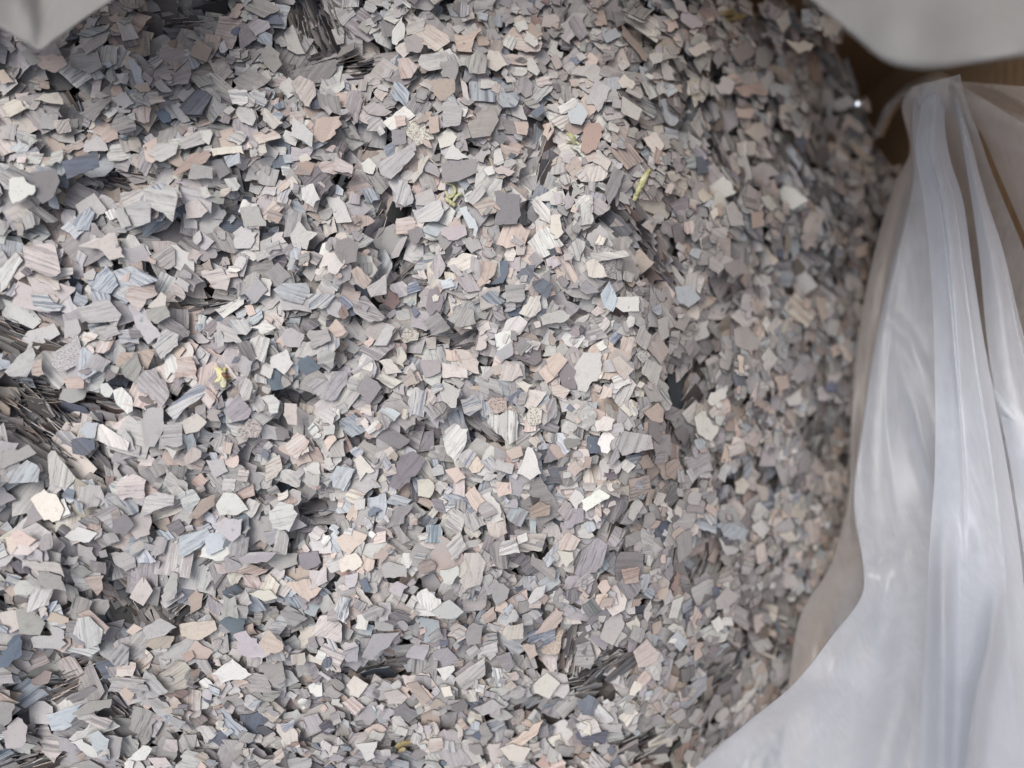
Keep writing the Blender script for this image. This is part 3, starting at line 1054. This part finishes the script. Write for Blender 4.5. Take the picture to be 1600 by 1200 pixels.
# back panel: from the gather under the top flap down the right side; its left edge folds under itself
lx = [(1424, 136), (1409, 168), (1422, 235), (1396, 292), (1360, 420), (1339, 540), (1330, 650), (1326, 770), (1299, 880), (1251, 960), (1234, 1060), (1212, 1260)]
zl = [-.020, -.034, -.044, -.048, -.050, -.050, -.049, -.048, -.042, -.034, -.026, -.018]
slit = [(1500, 116), (1512, 165), (1530, 212), (1552, 275), (1604, 400), (1655, 540), (1700, 650), (1740, 770), (1760, 880), (1760, 960), (1760, 1060), (1760, 1260)]
zr = [-.006, -.008, -.010, -.012, -.014, -.014, -.012, -.010, -.006, 0, .004, .010]
rows = []
for (a, z1), (b, z2) in zip(zip(lx, zl), zip(slit, zr)):
    w = b[0] - a[0]
    r = [(a[0] + 0.20 * w, a[1] + 6, z1 - 0.013), (a[0] + 0.05 * w, a[1] + 2, z1 - 0.009), (a[0], a[1], z1), (a[0] + 0.05 * w, a[1], z1 + 0.0045)]
    for t in (0.25, 0.5, 0.75, 1.0):
        r.append((a[0] + t * w, a[1] + (b[1] - a[1]) * t, z1 + 0.0045 + (z2 - z1 - 0.0045) * t))
    rows.append(r)
film('side_panel', rows, M_FILM, bag, [
    ([(1392, 520), (1430, 640), (1458, 760), (1462, 900)], 14, 0.004), ([(1360, 470), (1420, 530), (1460, 600)], 12, 0.0022),
    ([(1350, 560), (1344, 700), (1340, 900)], 10, -0.002), ([(1380, 640), (1385, 760), (1400, 900)], 18, -0.004),
    ([(1440, 200), (1420, 400), (1400, 560)], 16, 0.002), ([(1290, 900), (1275, 1000), (1260, 1080)], 14, 0.002)], nu=200, nv=150, folds=(9, 0.0016, 3))

# right panel, across the slit
lft = [(1487, 124, -.014), (1512, 175, -.014), (1535, 212, -.016), (1562, 275, -.017), (1612, 392, -.018), (1670, 540, -.018)]
rgt = [(1760, 290, .01), (1760, 330, .01), (1760, 370, .01), (1760, 410, .01), (1760, 460, .01), (1760, 540, .01)]
film('right_panel', lerp_rows(lft, rgt, 5, 0.003), M_FILM, bag, [([(1540, 190), (1620, 330), (1700, 500)], 14, 0.002)], nu=120, nv=70, folds=(5, 0.0012, 5))

# front pleat: the doubled strip that runs down from the gather
L1 = [(1446, 130, -.022), (1437, 180, -.020), (1431, 235, -.018), (1443, 315, -.017), (1454, 420, -.015), (1460, 560, -.010), (1461, 720, -.002), (1452, 860, .010), (1446, 1000, .024), (1440, 1120, .044), (1434, 1250, .064)]
L2 = [(1484, 122, -.020), (1476, 180, -.016), (1484, 245, -.014), (1505, 315, -.012), (1520, 420, -.010), (1542, 560, -.005), (1574, 730, .004), (1596, 880, .016), (1606, 1000, .030), (1616, 1120, .050), (1628, 1250, .068)]
film('pleat', lerp_rows(L1, L2, 5, 0.005), M_FOLD, bag, [
    ([(1470, 200), (1490, 420), (1500, 600), (1512, 760)], 9, 0.0016), ([(1475, 780), (1472, 1000), (1470, 1200)], 12, 0.010), ([(1566, 880), (1545, 1020), (1528, 1090), (1512, 1220)], 11, 0.012), ([(1505, 780), (1504, 900), (1500, 1000)], 14, -0.003)], nu=100, nv=120, folds=(3, 0.0010, 8))
# second pleat, to its right
L3 = [(1490, 150, -.0135), (1502, 215, -.0135), (1516, 300, -.013), (1530, 400, -.012), (1546, 560, -.008), (1579, 730, .001), (1602, 880, .012), (1620, 1000, .028), (1630, 1120, .048), (1640, 1250, .066)]
L4 = [(1496, 150, -.013), (1516, 215, -.0125), (1538, 300, -.011), (1570, 400, -.010), (1610, 560, -.006), (1680, 730, .004), (1760, 880, .014), (1780, 1000, .032), (1790, 1120, .052), (1800, 1250, .070)]
film('pleat', lerp_rows(L3, L4, 5, 0.003), M_FOLD, bag, [], nu=80, nv=60, folds=(3, 0.0012, 9))

# front hem, nearest the camera, sweeping to the lower left
L5 = [(1428, 142, -.024), (1424, 200, -.028), (1424, 292, -.034), (1392, 420, -.036), (1366, 540, -.036), (1349, 650, -.034), (1333, 780, -.028), (1348, 885, -.016), (1344, 935, -.008), (1303, 990, .000), (1240, 1069, .010), (1165, 1131, .020), (1086, 1200, .030), (1000, 1275, .040)]
R5 = [(1486, 124, -.021), (1476, 200, -.021), (1490, 292, -.020), (1516, 420, -.018), (1538, 540, -.014), (1600, 650, .000), (1780, 780, .012), (1780, 885, .020), (1780, 935, .026), (1780, 990, .032), (1780, 1069, .040), (1780, 1131, .047), (1780, 1200, .054), (1780, 1275, .062)]
rows = []
for a, b in zip(L5, R5):
    w = b[0] - a[0]
    r = [(a[0] + 0.07 * w, a[1] + 14, a[2] - 0.010), (a[0], a[1], a[2])]
    for t in (0.06, 0.25, 0.5, 0.75, 1.0): r.append((a[0] + t * w, a[1], a[2] + 0.003 + (b[2] - a[2] - 0.003) * t))
    rows.append(r)
film('front_hem', rows, M_FOLD, bag, [
    ([(1475, 820), (1470, 1000), (1462, 1210)], 17, 0.009), ([(1566, 880), (1545, 1020), (1528, 1090), (1512, 1220)], 13, 0.013), ([(1392, 520), (1430, 640), (1458, 760), (1464, 860)], 8, 0.0035), ([(1365, 470), (1420, 530), (1450, 600)], 6, 0.0015), ([(1350, 640), (1346, 740), (1352, 860)], 9, -0.002),
    ([(1505, 860), (1500, 1000), (1492, 1200)], 16, -0.004), ([(1388, 880), (1382, 950), (1376, 1030)], 12, -0.005), ([(1340, 930), (1300, 1010), (1262, 1062)], 24, 0.005),
    ([(1345, 900), (1390, 866), (1430, 846)], 6, 0.003), ([(1420, 960), (1400, 1100), (1370, 1220)], 22, 0.007), ([(1120, 1190), (1240, 1110), (1340, 1080)], 26, 0.003)], nu=200, nv=150, folds=(7, 0.0020, 12))
# a rolled edge that loops round the dark corner
film('rolled_edge', [[(x - w * nx, y - w * ny, z - 0.003), (x, y, z), (x + w * nx, y + w * ny, z - 0.003)] for x, y, z, nx, ny, w in (
    (1372, 212, -.062, .8, .5, 9), (1390, 172, -.054, .75, .65, 9), (1416, 144, -.044, .5, .85, 9), (1448, 126, -.032, .2, .98, 9), (1472, 122, -.026, -.1, .98, 9), (1492, 132, -.022, -.5, .85, 7))],
    M_FILM, bag, [], nu=12, nv=50, wrinkle=0.0001)
# thin veil over the cardboard in the corner
film('veil', lerp_rows([(1486, 126, -.03), (1500, 150, -.03), (1516, 200, -.03)], [(1780, 150, .0), (1780, 220, .0), (1780, 330, .0)], 5, 0.0), M_VEIL, bag,
     [([(1490, 110), (1560, 140), (1640, 185)], 9, 0.003), ([(1505, 160), (1560, 190), (1620, 205)], 8, 0.003)], nu=40, nv=30)

# the flaps that hang over the heap from above
bx = [1170, 1265, 1302, 1340, 1388, 1448, 1530, 1600, 1780]
by = [-95, -2, 30, 62, 98, 108, 98, 88, 70]
rows = []
for dy, dz in ((-260, -.030), (-170, -.016), (-90, -.006), (-30, -.001), (-6, 0.0), (0, -.002), (-8, -.005), (-50, -.010)):
    rows.append([(x, y + dy, 0.062 + dz) for x, y in zip(bx, by)])
film('top_flap', rows, M_FLAP, bag, [([(1330, -40), (1420, 30), (1500, 60)], 40, 0.003), ([(1450, -60), (1540, 0), (1620, 40)], 50, -0.003)], nu=90, nv=70)
bx = [-120, -10, 22, 45, 64, 84, 112, 140, 185, 250]
by = [-10, 38, 56, 70, 79, 64, 44, 24, -6, -60]
rows = []
for dy, dz in ((-190, -.02), (-110, -.010), (-50, -.003), (-5, 0.0), (0, -.002), (-10, -.006), (-50, -.010)):
    rows.append([(x, y + dy, 0.040 + dz) for x, y in zip(bx, by)])
film('corner_flap', rows, M_FLAP, bag, [([(20, -40), (45, 20), (62, 76)], 14, 0.002)], nu=60, nv=50)

# ------------------------------------------------------------------ yellow scraps among the flakes, and a bead added for a glint
def surf(px, py, up=0.0):
    z = -0.02
    for _ in range(4):
        p = at(px, py, z); z = float(H[min(max(iy(p.y), 0), len(gy) - 1), min(max(ix(p.x), 0), len(gx) - 1)])
    return at(px, py, z + up)


def scrap(name, strips, mat, label, cat='scrap'):
    V, F = [], []
    c = None
    for pts, w, lift in strips:
        P = [np.array(surf(x, y, 0.0003 + 0.5 * lift * (i % 2))) for i, (x, y) in enumerate(pts)]
        w *= 0.7
        P = catmull(np.array(P), 8 * (len(pts) - 1))
        base = len(V); k = len(P); nw = 6
        for i in range(k):
            t = P[min(i + 1, k - 1)] - P[max(i - 1, 0)]
            t /= max(np.linalg.norm(t), 1e-9)
            s = np.cross(t, (0, 0, 1)); s /= max(np.linalg.norm(s), 1e-9)
            ww = w * (0.45 + 0.55 * math.sin(math.pi * (i + 0.6) / (k + 0.2))) * rng.uniform(0.8, 1.2)
            for q in range(nw + 1):
                a = (q / nw - 0.5) * 2
                V.append(P[i] + s * a * ww + np.array((0, 0, 1)) * (ww * 0.35 * (1 - a * a) + rng.normal(0, w * 0.10)))
        for i in range(k - 1):
            for q in range(nw):
                a = base + i * (nw + 1) + q
                F.append((a, a + 1, a + nw + 2, a + nw + 1))
    V = np.array(V); c = V.mean(0)
    me = bpy.data.meshes.new(name)
    me.from_pydata((V - c).tolist(), [], F)
    me.polygons.foreach_set('use_smooth', [True] * len(F)); me.update()
    o = link(name, me, mat); o.location = c
    md = o.modifiers.new('thickness', 'SOLIDIFY'); md.thickness = 0.00015
    return tag(o, label, cat)


M_OLIVE = scrap_material('olive_yellow_scrap', (0.42, 0.41, 0.19), (0.58, 0.56, 0.36))
M_YELLOW = scrap_material('yellow_brown_scrap', (0.62, 0.57, 0.24), (0.76, 0.73, 0.54), 0.22)
M_OCHRE = scrap_material('ochre_scrap', (0.30, 0.23, 0.10), (0.42, 0.36, 0.20))
M_RUST = scrap_material('rust_spot', (0.14, 0.05, 0.02), (0.22, 0.10, 0.03))
y0 = scrap('dried_scrap', [([(338, 574), (346, 588), (350, 606)], 0.0014, 0.0012), ([(336, 598), (347, 592), (360, 590)], 0.0012, 0.0008), ([(352, 574), (347, 584), (342, 596)], 0.0009, 0.0014)], M_YELLOW,
      'crumpled pale yellow scrap with a rust-brown spot lying on grey flakes')
rs = scrap('rust_spot', [([(349, 583), (355, 588), (362, 590)], 0.0006, 0.0004)], M_RUST, None, None)
rs.parent = y0; rs.location = Vector(rs.location) - Vector(y0.location) + Vector((0, 0, 0.0012))
scrap('dried_scrap', [([(695, 286), (707, 289), (711, 300), (702, 308), (696, 298)], 0.0007, 0.0010), ([(706, 318), (714, 306), (722, 302)], 0.0006, 0.0008), ([(696, 308), (704, 316), (712, 322)], 0.0010, 0.0005)], M_OLIVE,
      'curled olive-green scrap below the broad dark mauve-grey flake')
scrap('dried_scrap', [([(1016, 264), (1006, 280), (998, 298), (990, 314)], 0.0013, 0.0010), ([(1010, 280), (1000, 292), (994, 306)], 0.0010, 0.0016)], M_OLIVE,
      'long narrow yellow-green scrap leaning across a dark crevice')
scrap('dried_scrap', [([(886, 206), (894, 214), (898, 226)], 0.0010, 0.0008), ([(884, 222), (896, 220), (906, 226)], 0.0007, 0.0008)], M_OLIVE,
      'small pale olive scrap just beside the rust-pink flake')
scrap('dried_scrap', [([(1128, 22), (1140, 18), (1154, 24)], 0.0022, 0.0015), ([(1134, 30), (1146, 28), (1166, 24)], 0.0016, 0.001)], M_OCHRE,
      'blurred ochre-brown scrap at the top rim of the heap')
scrap('dried_scrap', [([(618, 1168), (630, 1162), (644, 1160)], 0.0011, 0.0006), ([(622, 1174), (634, 1170)], 0.0009, 0.0008)], M_OCHRE,
      'dull ochre scrap half buried low in the heap')

# made-up glossy bead that stands in for a small blue-white glint
m_b, nt_b, b_b = nodes('glossy_glint_bead')
b_b.inputs['Base Color'].default_value = (0.72, 0.82, 0.92, 1); b_b.inputs['Metallic'].default_value = 0.9; b_b.inputs['Roughness'].default_value = 0.16
p0 = surf(1343, 162, 0.003)
V, F = [], []
nb, na = 9, 14
for i in range(nb + 1):
    th_ = math.pi * i / nb
    for q in range(na):
        ph = 2 * math.pi * q / na
        r = 0.0017 * (1 + 0.12 * math.sin(3 * ph + th_ * 2))
        V.append((r * 1.3 * math.sin(th_) * math.cos(ph), r * math.sin(th_) * math.sin(ph), r * 0.7 * math.cos(th_)))
for i in range(nb):
    for q in range(na):
        F.append((i * na + q, (i + 1) * na + q, (i + 1) * na + (q + 1) % na, i * na + (q + 1) % na))
me = bpy.data.meshes.new('bead'); me.from_pydata(V, [], F); me.polygons.foreach_set('use_smooth', [True] * len(F)); me.update()
o = link('glint_bead', me, m_b); o.location = p0
tag(o, 'tiny bead added for a pale blue glint at the dark upper rim of the heap', 'bead')

# ------------------------------------------------------------------ which flakes show largest, then one object each; the rest is one mass
def build(name, flakes, extra=None):
    V, F, side, A, Cc, Cb = [], [], [], [], [], []
    base = 0
    for f in flakes:
        n = len(f['top'])
        V.append(f['top']); V.append(f['bot'])
        inv = f.get('inv', False)
        F.append(list(range(base, base + n))); side.append(1.0 if inv else 0.0)
        F.append(list(range(base + 2 * n - 1, base + n - 1, -1))); side.append(1.0)
        for i in range(n):
            j = (i + 1) % n
            F.append([base + j, base + i, base + n + i, base + n + j]); side.append(0.0 if inv else 1.0)
        a = np.column_stack([f['uv'], np.full(n, f['seed'])])
        A.append(a); A.append(a)
        Cc.append(np.tile(f['ca'], (2 * n, 1))); Cb.append(np.tile(f['cb'], (2 * n, 1)))
        base += 2 * n
    V = np.concatenate(V); A = np.concatenate(A); Cc = np.concatenate(Cc); Cb = np.concatenate(Cb)
    if extra is not None:
        ev, ef = extra
        F += [[i + base for i in f] for f in ef]; side += [1.0] * len(ef)
        V = np.concatenate([V, ev]); k = len(ev)
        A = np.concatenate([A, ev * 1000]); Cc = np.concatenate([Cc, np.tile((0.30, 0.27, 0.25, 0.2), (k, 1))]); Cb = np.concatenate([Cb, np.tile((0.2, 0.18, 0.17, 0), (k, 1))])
    c = V.mean(0) if extra is None else np.zeros(3)
    me = bpy.data.meshes.new(name)
    me.from_pydata((V - c).tolist(), [], F)
    for nm, typ, dom, dat, key in (('fl', 'FLOAT_VECTOR', 'POINT', A, 'vector'), ('ca', 'FLOAT_COLOR', 'POINT', Cc, 'color'), ('cb', 'FLOAT_COLOR', 'POINT', Cb, 'color'), ('fs', 'FLOAT', 'FACE', np.array(side), 'value')):
        at_ = me.attributes.new(nm, typ, dom)
        at_.data.foreach_set(key, np.ascontiguousarray(dat, dtype=np.float32).ravel())
    me.update()
    o = link(name, me, M_FLAKE)
    o.location = c
    return o


tv, tf, own = [], [], []
k = 0
for i, f in enumerate(FL):
    n = len(f['top']); tv.extend(map(tuple, f['top'])); tf.append(tuple(range(k, k + n))); own.append(i); k += n
for o in COL.objects:
    if o.type == 'MESH':
        M = o.matrix_basis
        vs = [tuple(M @ v.co) for v in o.data.vertices]
        for p in o.data.polygons: tf.append(tuple(k + q for q in p.vertices)); own.append(-1)
        tv.extend(vs); k += len(vs)
tree = BVHTree.FromPolygons(tv, tf)
GW, GH = 480, 360
cnt = np.zeros(len(FL), int); sx = np.zeros(len(FL)); sy = np.zeros(len(FL))
orig = Vector((0, 0, CAMZ))
for j in range(GH):
    for i in range(GW):
        px, py = (i + 0.5) * 1600 / GW, (j + 0.5) * 1200 / GH
        h = tree.ray_cast(orig, Vector(((px - 800) * K, -(py - 600) * K, -1)))
        if h[2] is not None and own[h[2]] >= 0:
            q = own[h[2]]; cnt[q] += 1; sx[q] += px; sy[q] += py
order = np.argsort(-cnt)
TOP = [int(i) for i in order[:300] if cnt[i] > 3]
top_set = set(TOP)

# the buried bulk under the loose flakes
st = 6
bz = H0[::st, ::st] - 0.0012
bxg, byg = GX[::st, ::st], GY[::st, ::st]
bv = np.column_stack([bxg.ravel(), byg.ravel(), bz.ravel()])
nr, nc = bz.shape
bf = [(r * nc + c, r * nc + c + 1, (r + 1) * nc + c + 1, (r + 1) * nc + c) for r in range(nr - 1) for c in range(nc - 1)]
mass = build('loose_flakes', [f for i, f in enumerate(FL) if i not in top_set], (bv, bf))
tag(mass, 'heap of small layered grey, pink and cream flakes filling the bag', 'flakes', kind='stuff')

# ---- labels: each flake is described by its look and by a thing one can find near it
ANCH = [
    ((347, 590), 'the crumpled yellow scrap'), ((703, 302), 'the curled olive scrap'), ((1003, 290), 'the long yellow-green scrap'),
    ((893, 216), 'the pale olive scrap'), ((1142, 24), 'the ochre-brown scrap at the rim'), ((631, 1166), 'the half buried ochre scrap'), ((1343, 162), 'the glint bead'),
    ((306, 159), 'the charcoal-striped slate flake'), ((125, 257), 'the long slate-blue flake'), ((925, 217), 'the big rust-pink flake'),
    ((785, 665), 'the white flake with upright stripes'), ((663, 765), 'the cream hexagonal flake'), ((172, 680), 'the big white flake with one crease line'),
    ((692, 535), 'the dark hole in the middle'), ((105, 1062), 'the dark crevice in the lower corner'), ((215, 930), 'the fan of upright flakes'),
    ((525, 98), 'the dark crevice along the top'), ((110, 622), 'the long crevice of upright flakes'), ((1120, 240), 'the steep dark crevice'),
    ((1335, 640), "the bag's edge"), ((1240, 1069), "the bag's front hem"), ((62, 78), "the bag's corner flap"), ((1400, 110), "the bag's top flap"),
    ((1210, 978), 'the dark pit beside the bag'), ((950, 1042), 'the low dark pit'), ((617, 412), 'the crevice beside the dark four-sided flake'), ((1068, 625), 'the dark drop in the heap'),
]
DIRS = ['to the right of', 'up and right of', 'straight above', 'up and left of', 'to the left of', 'down and left of', 'straight below', 'down and right of']
PATW = {'s': 'striped', 'f': 'faintly streaked', 'n': 'plain', 'x': 'speckled'}


def shape_word(f):
    q = f['uv'] - f['uv'].mean(0)
    w, v = np.linalg.eigh(np.cov(q.T))
    r = math.sqrt(w[1] / max(w[0], 1e-9))
    return 'long narrow' if r > 2.1 else 'oblong' if r > 1.45 else 'squat'


vis = [i for i in range(len(FL)) if cnt[i] >= 2]
pos = {i: (sx[i] / cnt[i], sy[i] / cnt[i]) for i in vis}
desc = {i: f"{PATW[FL[i]['pat']]} {PAL[FL[i]['code']][1]}" for i in vis}
shp = {i: shape_word(FL[i]) for i in vis}
by_desc = {}
for i in vis: by_desc.setdefault(desc[i], []).append(i)
used = set()


def label_for(i):
    x, y = pos[i]
    best = None
    for ap, an in sorted(ANCH, key=lambda a: math.hypot(a[0][0] - x, a[0][1] - y)):
        dx, dy = x - ap[0], y - ap[1]
        dist = math.hypot(dx, dy)
        if dist < 14: continue
        s = int(round(math.atan2(-dy, dx) / (math.pi / 4))) % 8
        rk = {0: 0, 1: 0}
        for q in by_desc[desc[i]]:
            if q == i: continue
            ex, ey = pos[q][0] - ap[0], pos[q][1] - ap[1]
            if int(round(math.atan2(-ey, ex) / (math.pi / 4))) % 8 != s or math.hypot(ex, ey) >= dist: continue
            if cnt[q] < 0.3 * cnt[i]: continue
            rk[0] += 1
            if shp[q] == shp[i]: rk[1] += 1
        for use, words_ in ((0, ''), (1, shp[i] + ' ')):
            r = rk[use]
            if r > 6: continue
            o_ = ('nearest', 'second', 'third', 'fourth', 'fifth', 'sixth', 'seventh')[r]
            t = f"{words_}{desc[i]} flake, {o_} of its kind {DIRS[s]} {an}"
            sc = dist + 170 * r + (30 if use else 0)
            if len(t.replace('-', ' ').split()) <= 16 and t not in used and (best is None or sc < best[0]): best = (sc, t)
    return best[1] if best else f"{shp[i]} {desc[i]} flake, closest of its kind to {min(ANCH, key=lambda a: math.hypot(a[0][0] - x, a[0][1] - y))[1]}"


for i in TOP:
    f = FL[i]
    t = label_for(i); used.add(t)
    o = build('paint_flake', [f])
    tag(o, t, 'flake', 'layered flakes lying on the heap')
print('flakes', len(FL), 'marks', sum(f['mark'] for f in FL), 'marks shown singly', sum(FL[i]['mark'] for i in TOP), 'smallest', cnt[TOP[-1]], 'depo', DEPO)
